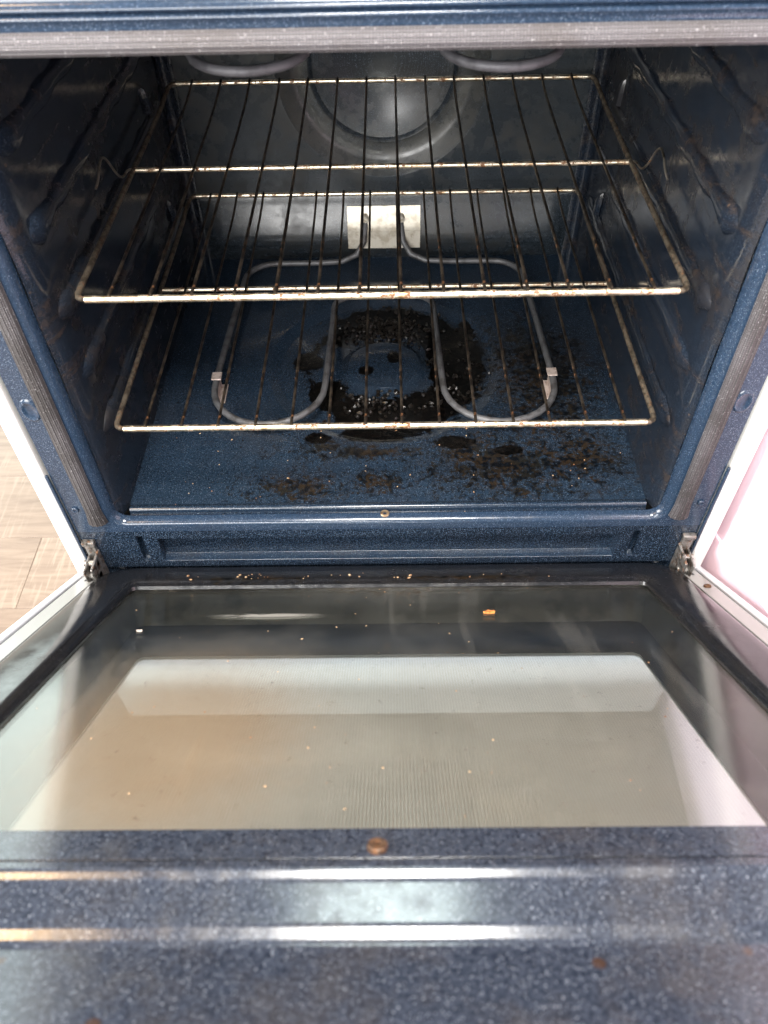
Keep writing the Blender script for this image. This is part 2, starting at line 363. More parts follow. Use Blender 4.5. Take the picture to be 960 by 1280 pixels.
def gasket_mat():
    k = NT('woven_gasket'); uv = k.n.new('ShaderNodeUVMap'); sep = k.n.new('ShaderNodeSeparateXYZ'); k.t.links.new(uv.outputs[0], sep.inputs[0])
    u, v = sep.outputs[0], sep.outputs[1]
    a = k.math('SINE', k.math('MULTIPLY', u, 2 * math.pi / 0.0022)); b = k.math('SINE', k.math('MULTIPLY', v, 2 * math.pi * 26))
    w = k.math('ADD', k.math('MULTIPLY', a, 0.25), k.math('MULTIPLY', b, 0.5))
    n = k.noise(14, 4); n2 = k.noise(700, 2)
    c = k.mix(k.step(w, -0.5, 0.6), (0.030, 0.027, 0.029), (0.140, 0.130, 0.140))
    c = k.mix(k.math('MULTIPLY', k.step(n, 0.45, 0.7), 0.55), c, (0.045, 0.036, 0.032))
    sx = k.n.new('ShaderNodeSeparateXYZ'); k.t.links.new(k.tc.outputs['Object'], sx.inputs[0])
    side = k.step(k.math('ADD', k.math('ABSOLUTE', sx.outputs[0]), k.math('MULTIPLY', n, 0.05)), 0.335, 0.36)   # the side runs are browner with grease
    c = k.mix(k.math('MULTIPLY', side, 0.80), c, (0.017, 0.0145, 0.0145))
    c = k.mix(k.math('MULTIPLY', k.step(n2, 0.62, 0.72), 0.5), c, (0.5, 0.48, 0.5))
    return k.end(k.bsdf(Base_Color=c, Roughness=0.55, Normal=k.bump(w, 0.6, 0.0008)))
M['gasket'] = gasket_mat()

def glass_mat():
    k = NT('inner_door_glass'); ge = k.n.new('ShaderNodeNewGeometry')
    c1 = k.math('SUBTRACT', 1.0, k.math('ABSOLUTE', k.vmath('DOT_PRODUCT', ge.outputs['Normal'], ge.outputs['Incoming'])))
    fres = k.math('ADD', 0.035, k.math('MULTIPLY', 0.60, k.math('POWER', c1, 5.0)))   # Schlick, same from both faces
    tr = k.n.new('ShaderNodeBsdfTransparent'); tr.inputs[0].default_value = (0.90, 0.92, 0.90, 1)
    gl = k.n.new('ShaderNodeBsdfGlossy'); gl.inputs['Roughness'].default_value = 0.045; gl.inputs[0].default_value = (1, 1, 1, 1)
    df = k.n.new('ShaderNodeBsdfDiffuse'); df.inputs[0].default_value = (0.42, 0.40, 0.36, 1)
    n = k.noise(7, 5, 0.6, dist=0.3); n2 = k.noise(90, 4, 0.65)
    k.t.links.new(k.math('ADD', 0.06, k.math('MULTIPLY', n, 0.14)), gl.inputs['Roughness'])
    film = k.math('MULTIPLY', k.step(k.math('ADD', n, k.math('MULTIPLY', n2, 0.3)), 0.5, 0.95), 0.025)
    o_ = k.tc.outputs['Object']; sp_ = k.n.new('ShaderNodeSeparateXYZ'); k.t.links.new(o_, sp_.inputs[0])
    wipe = k.noise(5, 5, 0.6, k.vmath('MULTIPLY', o_, (1.2, 6.5, 1)), 1.2)
    film = k.math('ADD', film, k.math('MULTIPLY', k.math('MULTIPLY', k.step(wipe, 0.50, 0.74), k.step(n2, 0.35, 0.65)), 0.035))
    fog = k.math('MULTIPLY', k.step(k.blob(0.01, -0.27, 0.24, 0.16), -0.1, 0.9), k.step(n, 0.30, 0.62))
    film = k.math('ADD', film, k.math('MULTIPLY', fog, 0.08))
    streak = k.math('MULTIPLY', k.math('MULTIPLY', k.step(k.blob(-0.125, -0.137, 0.068, 0.0075), 0.0, 0.7), k.step(k.noise(30, 4, 0.7, k.vmath('MULTIPLY', o_, (1, 4, 1))), 0.36, 0.50)), 0.8)
    film = k.math('ADD', film, streak)
    tan = k.math('MULTIPLY', k.step(k.math('ADD', k.blob(-0.16, -0.38, 0.15, 0.20), k.math('MULTIPLY', n2, 0.3)), 0.0, 0.9), 0.24)
    film = k.math('ADD', film, tan)
    drip = k.noise(16, 3, 0.5, k.vmath('MULTIPLY', o_, (2.2, 0.22, 1)), 0.2)
    film = k.math('ADD', film, k.math('MULTIPLY', k.step(drip, 0.58, 0.70), 0.045))
    hin = k.math('MULTIPLY', k.step(sp_.outputs[1], -0.135, -0.055), k.step(k.blob(-0.005, -0.05, 0.12, 0.5), -0.2, 0.7))
    spot = k.step(k.math('ADD', k.noise(120, 5, 0.7), k.math('MULTIPLY', hin, 0.10)), 0.64, 0.70)
    film = k.math('ADD', k.math('ADD', film, 0.006), k.math('ADD', k.math('MULTIPLY', hin, 0.05), k.math('MULTIPLY', spot, 0.28)), None)
    k.t.links.new(k.mix(spot, k.mix(k.math('MULTIPLY', tan, 4.2, None, True), (0.36, 0.35, 0.32), (0.30, 0.20, 0.12)), (0.10, 0.06, 0.03)), df.inputs[0])
    sm = k.n.new('ShaderNodeMixShader'); k.t.links.new(film, sm.inputs[0]); k.t.links.new(tr.outputs[0], sm.inputs[1]); k.t.links.new(df.outputs[0], sm.inputs[2])
    s2 = k.n.new('ShaderNodeMixShader'); k.t.links.new(fres, s2.inputs[0]); k.t.links.new(sm.outputs[0], s2.inputs[1]); k.t.links.new(gl.outputs[0], s2.inputs[2])
    return k.end(s2.outputs[0])
M['glass'] = glass_mat()
def print_mat():
    k = NT('dotted_outer_glass'); o = k.tc.outputs['Object']
    sep = k.n.new('ShaderNodeSeparateXYZ'); k.t.links.new(o, sep.inputs[0])
    a = k.math('SINE', k.math('MULTIPLY', sep.outputs[0], 2 * math.pi / 0.0026)); b = k.math('SINE', k.math('MULTIPLY', sep.outputs[1], 2 * math.pi / 0.0026))
    m = k.step(k.math('ADD', k.math('MULTIPLY', a, 0.7), k.math('MULTIPLY', b, 0.3)), -0.3, 0.4)
    n = k.noise(5, 4, 0.6); n2 = k.noise(60, 4)
    c = k.mix(m, (0.14, 0.14, 0.135), (0.33, 0.34, 0.335))
    c = k.mix(k.math('MULTIPLY', k.step(n, 0.45, 0.75), 0.45), c, (0.42, 0.34, 0.25))
    c = k.mix(k.math('MULTIPLY', k.step(n2, 0.55, 0.75), 0.15), c, (0.25, 0.22, 0.18))
    b_ = k.bsdf(Base_Color=c, Roughness=0.4); tr = k.n.new('ShaderNodeBsdfRefraction'); tr.inputs['Color'].default_value = (0.72, 0.79, 0.84, 1); tr.inputs['Roughness'].default_value = 0.36; tr.inputs['IOR'].default_value = 1.06
    t2 = k.n.new('ShaderNodeBsdfTransparent'); t2.inputs[0].default_value = (0.72, 0.79, 0.84, 1)
    s0 = k.n.new('ShaderNodeMixShader'); s0.inputs[0].default_value = 0.30; k.t.links.new(tr.outputs[0], s0.inputs[1]); k.t.links.new(t2.outputs[0], s0.inputs[2])
    sm = k.n.new('ShaderNodeMixShader'); k.t.links.new(k.math('ADD', 0.10, k.math('MULTIPLY', m, 0.48)), sm.inputs[0]); k.t.links.new(s0.outputs[0], sm.inputs[1]); k.t.links.new(b_, sm.inputs[2])
    return k.end(sm.outputs[0])
M['print'] = print_mat()
k = NT('black_frit'); M['frit'] = k.end(k.bsdf(Base_Color=(0.004, 0.004, 0.0045), Roughness=0.6, Specular_IOR_Level=0.2))
M['pocket'] = metal('door_pocket_steel', (0.060, 0.056, 0.050), (0.030, 0.029, 0.027), 0.42, 20, metallic=0.7)
k = NT('dark_gap'); M['dark'] = k.end(k.bsdf(Base_Color=(0.006, 0.006, 0.008), Roughness=0.6))

def wood_mat():
    k = NT('plank_wood'); o = k.tc.outputs['Object']; inf = k.n.new('ShaderNodeObjectInfo')
    off = k.n.new('ShaderNodeVectorMath'); off.operation = 'ADD'; k.t.links.new(o, off.inputs[0])
    sc = k.n.new('ShaderNodeVectorMath'); sc.operation = 'SCALE'; sc.inputs[0].default_value = (3, 7, 2); k.t.links.new(inf.outputs['Random'], sc.inputs['Scale'])
    k.t.links.new(sc.outputs[0], off.inputs[1]); v = off.outputs[0]
    g = k.noise(6, 6, 0.65, k.vmath('MULTIPLY', v, (1, 9, 1)), 0.6); g2 = k.noise(14, 4, 0.7, k.vmath('MULTIPLY', v, (1, 12, 1)), 0.3)
    saw = k.noise(10, 3, 0.6, k.vmath('MULTIPLY', v, (16, 1.2, 1))); patch = k.noise(4, 3, 0.5, v)
    c = k.mix(k.step(g, 0.3, 0.7), (0.155, 0.110, 0.082), (0.240, 0.180, 0.136))
    c = k.mix(k.math('MULTIPLY', k.step(g2, 0.55, 0.75), 0.55), c, (0.10, 0.070, 0.053))
    c = k.mix(k.math('MULTIPLY', k.math('MULTIPLY', k.step(saw, 0.52, 0.68), k.step(patch, 0.45, 0.6)), 0.5), c, (0.31, 0.245, 0.19))
    c = k.mix(k.math('MULTIPLY', inf.outputs['Random'], 0.25), c, (0.14, 0.098, 0.073))
    return k.end(k.bsdf(Base_Color=c, Roughness=0.42, Normal=k.bump(g2, 0.1, 0.001)))
M['wood'] = wood_mat()
k = NT('subfloor'); M['sub'] = k.end(k.bsdf(Base_Color=k.mix(k.noise(20), (0.10, 0.075, 0.055), (0.16, 0.12, 0.09)), Roughness=0.8))

# ------------------------------------------------------------------ kitchen floor
bm = bmesh.new(); box(bm, -2.6, 2.6, -2.6, 2.0, -0.12, -0.0675)
floor = tag(link('floor', bm, M['sub'], None, 0), None, None, None, 'structure')
for row in range(20):
    y = -1.6 + row * 0.152
    for j in range(-3, 3):
        x = j * 0.92 + (row * 0.37 % 0.92)
        if x > 1.2 or x < -2.4 or (x > -0.1 and y > 0.2): continue
        bm = bmesh.new(); box(bm, -0.4597, 0.4597, -0.0757, 0.0757, -0.0125, 0, 0.0006, 1)
        link('plank', bm, M['wood'], floor, 30, (x, y, -0.055))

# ------------------------------------------------------------------ the oven
OV = (0, 0.3, 0)
oven = tag(empty('oven', OV), 'dark blue enamel oven with its door hanging half open, white sides', 'oven')
UN = (-OV[0], -OV[1], -OV[2])
def part(name, bm, mat, parent=None, smooth=30.0):
    p = parent or oven
    return link(name, bm, mat, p, smooth, UN if p is oven else None)

XW, YB, ZF, ZC = 0.302, 0.562, 0.333, 0.838
# outer shell
for s in (-1, 1):
    bm = bmesh.new(); box(bm, min(s * 0.3665, s * 0.3845), max(s * 0.3665, s * 0.3845), -0.004, 0.64, -0.047, 0.895, 0.0035, 3)
    part('side_panel', bm, M['white'])
bm = bmesh.new(); box(bm, -0.364, 0.364, 0.615, 0.638, -0.04, 0.89); part('rear_panel', bm, M['white'])
bm = bmesh.new(); box(bm, -0.384, 0.384, -0.012, 0.64, 0.897, 0.915, 0.006, 3); part('cooktop', bm, M['white'])
bm = bmesh.new(); box(bm, -0.38, 0.38, -0.062, -0.006, -0.030, 0.195, 0.008, 3)
part('storage_drawer', bm, M['white'])

# front frame : flat face, notch at the sides, rolled lip into the cavity
bm = bmesh.new()
lip = [(0.3225, 0.3265, 0.8255, 0.018, 0.0)]
for a in (15, 30, 45, 60, 75, 90):
    q = R(a); lip.append((0.3225 - 0.010 * math.sin(q), 0.3265 + 0.0065 * math.sin(q), 0.8255 + 0.0, 0.018 - 0.004 * math.sin(q), 0.012 * (1 - math.cos(q)) ))
lip.append((0.3118, 0.3335, 0.8275, 0.013, 0.0112))
loops = [[(x, y, z) for x, z in rrect(-hw, hw, z0, z1, r, 8)] for hw, z0, z1, r, y in lip]
outer = [(max(-0.362, min(0.362, x * 1.2)), 0.0, (0.318 if z < 0.45 else 0.8395) if abs(z - 0.576) > 0.215 else z) for x, y, z in loops[0]]
outer = []
for x, y, z in loops[0]:
    ox = max(-0.362, min(0.362, x * 1.30)); oz = 0.318 if z < 0.359 else (0.8395 if z > 0.793 else z)
    outer.append((ox, 0.0, oz))
loft(bm, [outer] + loops); bmesh.ops.recalc_face_normals(bm, faces=bm.faces[:])
frame = part('front_frame', bm, M['frame'], None, 40)
# frame part above the gasket with two rolled beads
bm = bmesh.new()
prof = [(0.0, 0.8395), (0.0, 0.8415), (-0.0022, 0.8428), (-0.0026, 0.844), (-0.0016, 0.8452), (0.0012, 0.8462), (0.0, 0.8472), (-0.0026, 0.8482), (-0.003, 0.8495), (-0.0018, 0.8508), (0.002, 0.852), (0.002, 0.86), (-0.003, 0.864), (-0.003, 0.8955)]
V = [[bm.verts.new((x, y, z)) for y, z in prof] for x in (-0.362, -0.12, 0.12, 0.362)]
for a, b in zip(V, V[1:]):
    for i in range(len(prof) - 1): bm.faces.new((a[i], b[i], b[i + 1], a[i + 1]))
bmesh.ops.recalc_face_normals(bm, faces=bm.faces[:])
part('upper_frame', bm, M['frame'], None, 75)
# frame rail below the opening with its long sunk channel
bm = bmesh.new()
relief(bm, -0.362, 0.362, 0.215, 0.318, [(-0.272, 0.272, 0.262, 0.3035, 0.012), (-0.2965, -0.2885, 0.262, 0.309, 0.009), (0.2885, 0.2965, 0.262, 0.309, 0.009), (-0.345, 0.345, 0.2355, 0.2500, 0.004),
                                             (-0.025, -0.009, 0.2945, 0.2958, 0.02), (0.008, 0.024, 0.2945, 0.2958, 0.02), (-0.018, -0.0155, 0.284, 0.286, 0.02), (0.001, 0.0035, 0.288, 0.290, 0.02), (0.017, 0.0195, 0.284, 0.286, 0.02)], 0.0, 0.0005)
part('lower_rail', bm, M['shaded_sill'], None, 40)
# small step where the lower frame is wider, press marks and bolts at the sides
for s in (-1, 1):
    bm = bmesh.new(); box(bm, min(s * 0.3622, s * 0.3655), max(s * 0.3622, s * 0.3655), -0.0046, -0.001, 0.24, 0.416, 0.001, 2); part('frame_tab', bm, M['frame'])
    bm = bmesh.new(); disc(bm, (s * 0.3515, -0.0002, 0.358), 0.0042, 0.0022, '-y', 14); part('bolt', bm, M['frame'])
    bm = bmesh.new()
    loft(bm, [[(s * 0.3495 + r * math.cos(2 * math.pi * i / 20), y, 0.506 + 1.5 * r * math.sin(2 * math.pi * i / 20)) for i in range(20)] for r, y in ((0.0098, -0.0001), (0.0085, -0.0018), (0.0070, -0.0018), (0.0058, -0.0006))], True)
    bmesh.ops.recalc_face_normals(bm, faces=bm.faces[:]); part('press_mark', bm, M['frame'], None, 60)

# woven gasket : up the left, across the top, down the right
gp = []
n = 26
gz0, gz1, gx = 0.338, 0.8295, 0.3310
gp += [(-gx, -0.0015, gz0 + (gz1 - 0.03 - gz0) * i / n) for i in range(n + 1)]
gp += [(-gx + 0.03 * (1 - math.cos(R(a))), -0.0015, gz1 - 0.03 + 0.03 * math.sin(R(a))) for a in (18, 36, 54, 72, 90)]
gp += [(-gx + 0.03 + (2 * gx - 0.06) * i / 30, -0.0015, gz1) for i in range(1, 31)]
gp += [(gx - 0.03 + 0.03 * math.sin(R(a)), -0.0015, gz1 - 0.03 + 0.03 * math.cos(R(a))) for a in (18, 36, 54, 72, 90)]
gp += [(gx, -0.0015, gz1 - 0.03 - (gz1 - 0.03 - gz0) * i / n) for i in range(1, n + 1)]
prof = []
for i in range(52):
    a = 2 * math.pi * i / 52; rr = 1 + (0.05 if i % 4 < 2 else -0.03)
    prof.append((0.0070 * math.cos(a) * rr, max(-0.001, 0.0075 * math.sin(a) * rr)))
bm = bmesh.new(); tube(bm, gp, 0, profile=prof, up=(0, -1, 0), uv=True)
for v in bm.verts:      # the side runs are squashed wider than the top run
    if v.co.z < 0.80: v.co.x += (v.co.x - math.copysign(gx, v.co.x)) * 0.25 * min(1, (0.80 - v.co.z) / 0.05)
    if v.co.z < 0.348: v.co.x += (v.co.x - math.copysign(gx, v.co.x)) * 0.25
part('door_gasket', bm, M['gasket'], None, 60)

# cavity : floor pan with a pressed ring, bead along the front edge
bm = bmesh.new()
D = -0.007
polar_plate(bm, -0.003, 0.286, -XW, XW, 0.028, YB, [(0.02, -0.0006), (0.046, -0.0006), (0.0495, -0.0012), (0.056, D + 0.001), (0.060, D), (0.10, D), (0.144, D), (0.148, D + 0.0008), (0.158, -0.0010), (0.1625, 0)],
            lambda u, v, h: (u, v, ZF + h))
floor_pan = part('oven_floor', bm, M['floor_pan'], None, 25)
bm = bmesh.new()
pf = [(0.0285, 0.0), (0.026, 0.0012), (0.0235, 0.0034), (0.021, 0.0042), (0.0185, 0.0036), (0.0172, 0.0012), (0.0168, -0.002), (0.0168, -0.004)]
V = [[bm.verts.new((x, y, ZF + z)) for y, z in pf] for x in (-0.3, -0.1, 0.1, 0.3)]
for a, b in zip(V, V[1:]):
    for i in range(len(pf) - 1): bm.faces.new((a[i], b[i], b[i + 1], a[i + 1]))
bmesh.ops.recalc_face_normals(bm, faces=bm.faces[:]); part('floor_bead', bm, M['shaded_sill'], None, 75)
bm = bmesh.new(); disc(bm, (-0.0025, 0.0105, ZF - 0.003), 0.0052, 0.0042, 'z', 16); part('screw', bm, M['screw'])
bm = bmesh.new(); box(bm, -0.3, 0.3, 0.0065, 0.0168, ZF - 0.008, ZF - 0.0028); part('floor_ledge', bm, M['shaded_sill'])

# back wall with the pressed fan ring, rounded corners
bm = bmesh.new()
polar_plate(bm, -0.0, 0.611, -0.296, 0.296, 0.43, ZC, [(0.012, 0.0375), (0.025, 0.0365), (0.04, 0.0343), (0.055, 0.0310), (0.07, 0.0268), (0.085, 0.0228), (0.0975, 0.0205), (0.1005, 0.0180), (0.1030, 0.0165), (0.1055, 0.0172), (0.122, 0.0165), (0.1290, 0.0130), (0.1440, 0.0018), (0.1465, 0.0002), (0.149, 0)], lambda u, v, h: (u, YB + h, v))
back = part('back_wall', bm, M['back'], None, 25)
bm = bmesh.new()   # lower back: a step forward with a rounded shoulder
pf = [(YB + 0.001, 0.4395), (YB - 0.001, 0.4365), (YB - 0.0022, 0.4335), (YB - 0.0035, 0.4290), (YB - 0.0060, 0.4215), (YB - 0.0140, 0.4040), (YB - 0.0215, 0.3870), (YB - 0.0238, 0.3790), (YB - 0.0225, 0.366), (YB - 0.012, 0.346), (YB - 0.001, 0.331)]
def lower_back(xs):
    V = []
    for x, k in xs: V.append([bm.verts.new((x, YB - 0.001 + (y - YB + 0.001) * k if i > 2 else y, z)) for i, (y, z) in enumerate(pf)])
    for a, b in zip(V, V[1:]):
        for i in range(len(pf) - 1): bm.faces.new((a[i], b[i], b[i + 1], a[i + 1]))
lower_back([(-0.296, 0.05), (-0.285, 0.1), (-0.274, 0.45), (-0.264, 0.9), (-0.25, 1), (-0.08, 1), (0.08, 1), (0.25, 1), (0.264, 0.9), (0.274, 0.45), (0.285, 0.1), (0.296, 0.05)])
bmesh.ops.recalc_face_normals(bm, faces=bm.faces[:]); part('lower_back_panel', bm, M['back'], None, 50)
for s in (-1, 1):   # corner fillets between side and back wall
    bm = bmesh.new(); q = [(s * (0.290 + 0.012 * math.sin(R(a))), YB - 0.012 + 0.012 * math.cos(R(a))) for a in range(0, 91, 15)]
    q = [(s * 0.283, YB - 0.0035), (s * 0.2865, YB - 0.0045), (s * 0.290, YB - 0.0035)] + q[2:]
    a = [bm.verts.new((x, y, 0.331)) for x, y in q]; b = [bm.verts.new((x, y, ZC)) for x, y in q]
    for i in range(len(q) - 1): bm.faces.new((a[i], a[i + 1], b[i + 1], b[i]))
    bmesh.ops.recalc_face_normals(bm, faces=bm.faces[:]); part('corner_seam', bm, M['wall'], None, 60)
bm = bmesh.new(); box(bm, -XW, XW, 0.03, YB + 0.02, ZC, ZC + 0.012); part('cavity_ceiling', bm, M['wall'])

# side walls with pressed rack supports
def rib_bm(s, y0, y1, z, ry, rz):
    bm = bmesh.new(); N_, K = 30, 10; rows = []
    for i in range(N_ + 1):
        t = i / N_; y = y0 + (y1 - y0) * t
        e = min(1, (y - y0) / 0.030, (y1 - y) / 0.030); e = math.sqrt(max(0.0, 1 - (1 - e) ** 2))
        bulb = 1 + 0.38 * math.exp(-((y - y0 - 0.022) / 0.014) ** 2) + 0.16 * math.sin(y * 84 + z * 61) + 0.08 * math.sin(y * 190 + z * 17)
        rows.append([bm.verts.new((s * (XW + 0.0005 - ry * e * bulb * math.sin(math.pi * j / K) ** 0.8), y, z - rz * bulb * (0.35 + 0.65 * e) * math.cos(math.pi * j / K))) for j in range(K + 1)])
    for a, b in zip(rows, rows[1:]):
        for j in range(K): bm.faces.new((a[j], a[j + 1], b[j + 1], b[j]))
    bmesh.ops.recalc_face_normals(bm, faces=bm.faces[:]); return bm
def hump_bm(s, y, z0, h, ry=0.016, d=0.017):
    """pressed stop: a small tapered tongue standing out of the wall, crisp shoulder"""
    bm = bmesh.new(); base = [(-1.25, 0), (-1.0, 0.45), (-0.62, 0.86), (-0.25, 1.0), (0.25, 0.98), (0.60, 0.80), (0.85, 0.5), (1.0, 0)]
    loops = []
    for k_, dd in ((1.0, -0.0005), (0.93, 0.55), (0.86, 0.88), (0.78, 1.0)):
        loops.append([(s * (XW - d * dd), y + ry * k_ * a_ - 0.012 * b_, z0 + h * b_ * k_) for a_, b_ in base])
    loft(bm, loops, True); bmesh.ops.recalc_face_normals(bm, faces=bm.faces[:]); return bm
for s in (-1, 1):
    bm = bmesh.new(); ny, nz = 24, 20; g = []
    for i in range(ny + 1):
        y = 0.0112 + (YB - 0.0112) * (i / ny) ** 1.5
        g.append([bm.verts.new((s * (XW + 0.0094 * max(0.0, 1 - (y - 0.0112) / 0.022) ** 2 + 0.0012 * math.sin(y * 17 + j * 0.6) * math.sin(j * 0.9)), y, 0.331 + (ZC - 0.331) * j / nz)) for j in range(nz + 1)])
    for a, b in zip(g, g[1:]):
        for j in range(nz): bm.faces.new((a[j], a[j + 1], b[j + 1], b[j]))
    bmesh.ops.recalc_face_normals(bm, faces=bm.faces[:])
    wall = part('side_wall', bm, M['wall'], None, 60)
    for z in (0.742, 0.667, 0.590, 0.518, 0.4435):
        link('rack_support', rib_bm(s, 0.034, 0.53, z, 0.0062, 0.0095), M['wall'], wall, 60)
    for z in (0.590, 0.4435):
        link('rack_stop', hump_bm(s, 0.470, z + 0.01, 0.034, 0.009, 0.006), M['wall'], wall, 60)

# heating elements
def arc(cx, cy, r, a0, a1, z, n=10):
    return [(cx + r * math.cos(R(a0 + (a1 - a0) * i / n)), cy + r * math.sin(R(a0 + (a1 - a0) * i / n)), z) for i in range(n + 1)]
ZE = 0.3555; ox = -0.003
path = [(ox - 0.027, 0.552, 0.405), (ox - 0.028, 0.540, 0.396), (ox - 0.030, 0.528, 0.379), (ox - 0.042, 0.517, 0.363), (ox - 0.065, 0.510, ZE + 0.001), (ox - 0.10, 0.508, ZE), (ox - 0.14, 0.508, ZE)]
path += arc(ox - 0.165, 0.462, 0.046, 90, 180, ZE, 6)
path += [(ox - 0.213, 0.42, ZE), (ox - 0.216, 0.36, ZE), (ox - 0.219, 0.29, ZE), (ox - 0.221, 0.24, ZE)]
path += arc(ox - 0.149, 0.212, 0.072, 180, 360, ZE, 14)
path += [(ox - 0.076, 0.24, ZE), (ox - 0.074, 0.30, ZE), (ox - 0.072, 0.36, ZE)]
path += arc(ox - 0.045, 0.388, 0.027, 180, 90, ZE, 6) + [(ox, 0.4155, ZE)]
full = path + [(2 * ox - x, y, z) for x, y, z in path[:-1][::-1]]
bm = bmesh.new(); tube(bm, full, 0.0043, 10)
bake = part('bake_element', bm, M['element'], None, 60)
for s in (-1, 1):
    cx = ox + s * 0.2205
    bm = bmesh.new()
    box(bm, cx - 0.0010 * 1, cx + 0.0010, 0.205, 0.243, ZF + 0.0005, ZE - 0.001, 0.0004, 1)
    box(bm, min(cx, cx - s * 0.010), max(cx, cx - s * 0.010), 0.205, 0.243, ZF + 0.001, ZF + 0.0025, 0.0004, 1)
    box(bm, cx - 0.0065, cx + 0.0065, 0.222, 0.238, ZE + 0.0035, ZE + 0.0052, 0.0006, 1)
    link('support_clip', bm, M['clip'], bake, 30)
bm = bmesh.new(); ZP = 0.7765; bx = -0.004
bp = [(bx - 0.155, 0.53, ZP + 0.004), (bx - 0.155, 0.40, ZP), (bx - 0.155, 0.28, ZP), (bx - 0.155, 0.17, ZP)] + arc(bx - 0.106, 0.145, 0.049, 180, 360, ZP, 14) + [(bx - 0.057, 0.17, ZP), (bx - 0.057, 0.28, ZP), (bx - 0.057, 0.40, ZP)]
bp += arc(bx - 0.03, 0.43, 0.027, 180, 90, ZP, 6) + [(bx, 0.457, ZP)]
tube(bm, bp + [(2 * bx - x, y, z) for x, y, z in bp[:-1][::-1]], 0.0041, 10)
part('broil_element', bm, M['broil'], None, 60)
# terminal bracket on the back wall
bm = bmesh.new()
yb = YB - 0.0145
pf = [(YB - 0.0085, 0.4235), (YB - 0.0205, 0.397), (YB - 0.0262, 0.3915), (YB - 0.0280, 0.364)]
V = []
for dy in (0, 0.0012):
    lp = []
    for x in (-0.058, 0.054): lp.append([bm.verts.new((x, y + dy, z)) for y, z in pf])
    V.append(lp)
f0, f1 = V
for i in range(3):
    bm.faces.new((f0[0][i], f0[1][i], f0[1][i + 1], f0[0][i + 1])); bm.faces.new((f1[0][i], f1[0][i + 1], f1[1][i + 1], f1[1][i]))
    for e in (0, 1): bm.faces.new((f0[e][i], f0[e][i + 1], f1[e][i + 1], f1[e][i]))
for i in (0, 3): bm.faces.new((f0[0][i], f0[1][i], f1[1][i], f1[0][i]))
bmesh.ops.recalc_face_normals(bm, faces=bm.faces[:])
br = part('terminal_bracket', bm, M['galv'], None, 25)
for x in (-0.044, 0.041):
    bm = bmesh.new(); disc(bm, (x, YB - 0.0262, 0.384), 0.0028, 0.0018, '-y', 12, 0.0004); link('screw', bm, M['galv'], br, 30)
for x in (-0.0305, 0.0245):
    bm = bmesh.new(); disc(bm, (x, YB - 0.0130, 0.409), 0.0052, 0.012, '-y', 12, 0.0008); link('terminal_collar', bm, M['galv'], br, 30)

# hinges at the lower corners of the frame
for s in (-1, 1):
    bm = bmesh.new(); xa = s * 0.3525
    box(bm, xa - 0.0075, xa + 0.0075, -0.008, -0.0005, 0.300, 0.306, 0.001, 2)
    box(bm, xa - 0.006, xa + 0.006, -0.006, -0.0005, 0.270, 0.301, 0.001, 2)
    box(bm, xa - s * 0.006 - 0.0015, xa - s * 0.006 + 0.0015, -0.034, -0.001, 0.236, 0.288, 0.0008, 1)
    box(bm, xa + s * 0.004 - 0.0012, xa + s * 0.004 + 0.0012, -0.034, -0.001, 0.236, 0.284, 0.0008, 1)
    tube(bm, [(xa - 0.0085, -0.022, 0.262), (xa + 0.0075, -0.022, 0.262)], 0.0055, 12)
    tube(bm, [(xa - 0.0085, -0.016, 0.279), (xa + 0.0075, -0.016, 0.279)], 0.0040, 12)
    box(bm, xa - 0.005, xa + 0.003, -0.045, -0.010, 0.241, 0.254, 0.0015, 2)
    part('hinge', bm, M['hinge'])

# ------------------------------------------------------------------ the half open door
TILT = 35.5
door = empty('door', (0, -0.012 - OV[1], 0.254), oven); door.rotation_euler = (R(-TILT), 0, 0)
# local frame: x across, -y outward from the hinge (t), z towards the inside face (h)
def lp(hw, t0, t1, r, h, seg=8): return [(x, y, h) for x, y in rrect(-hw, hw, -t1, -t0, r, seg)]
bm = bmesh.new()
loops = [lp(0.3700, -0.030, 0.534, 0.004, -0.0065), lp(0.3530, -0.022, 0.5335, 0.030, -0.0065), lp(0.3520, -0.021, 0.5332, 0.030, -0.0055), lp(0.3512, -0.0200, 0.533, 0.032, -0.0065), lp(0.350, -0.0190, 0.5328, 0.034, -0.0060),
         lp(0.3465, -0.0155, 0.532, 0.038, -0.0010), lp(0.344, -0.0120, 0.531, 0.040, 0.0022), lp(0.339, -0.006, 0.530, 0.042, 0.0042), lp(0.331, 0.004, 0.529, 0.040, 0.0052), lp(0.316, 0.022, 0.527, 0.030, 0.0054), lp(0.304, 0.038, 0.516, 0.020, 0.0050),
         lp(0.2995, 0.0455, 0.5085, 0.012, 0.0040), lp(0.2972, 0.0490, 0.5065, 0.009, 0.0012), lp(0.2955, 0.0515, 0.5055, 0.008, -0.0002), lp(0.2950, 0.0525, 0.5050, 0.008, -0.0040)]
loft(bm, loops); bmesh.ops.recalc_face_normals(bm, faces=bm.faces[:])
link('door_liner', bm, M['liner'], door, 45)
# near end of the liner with its raised handle side bar
bm = bmesh.new()
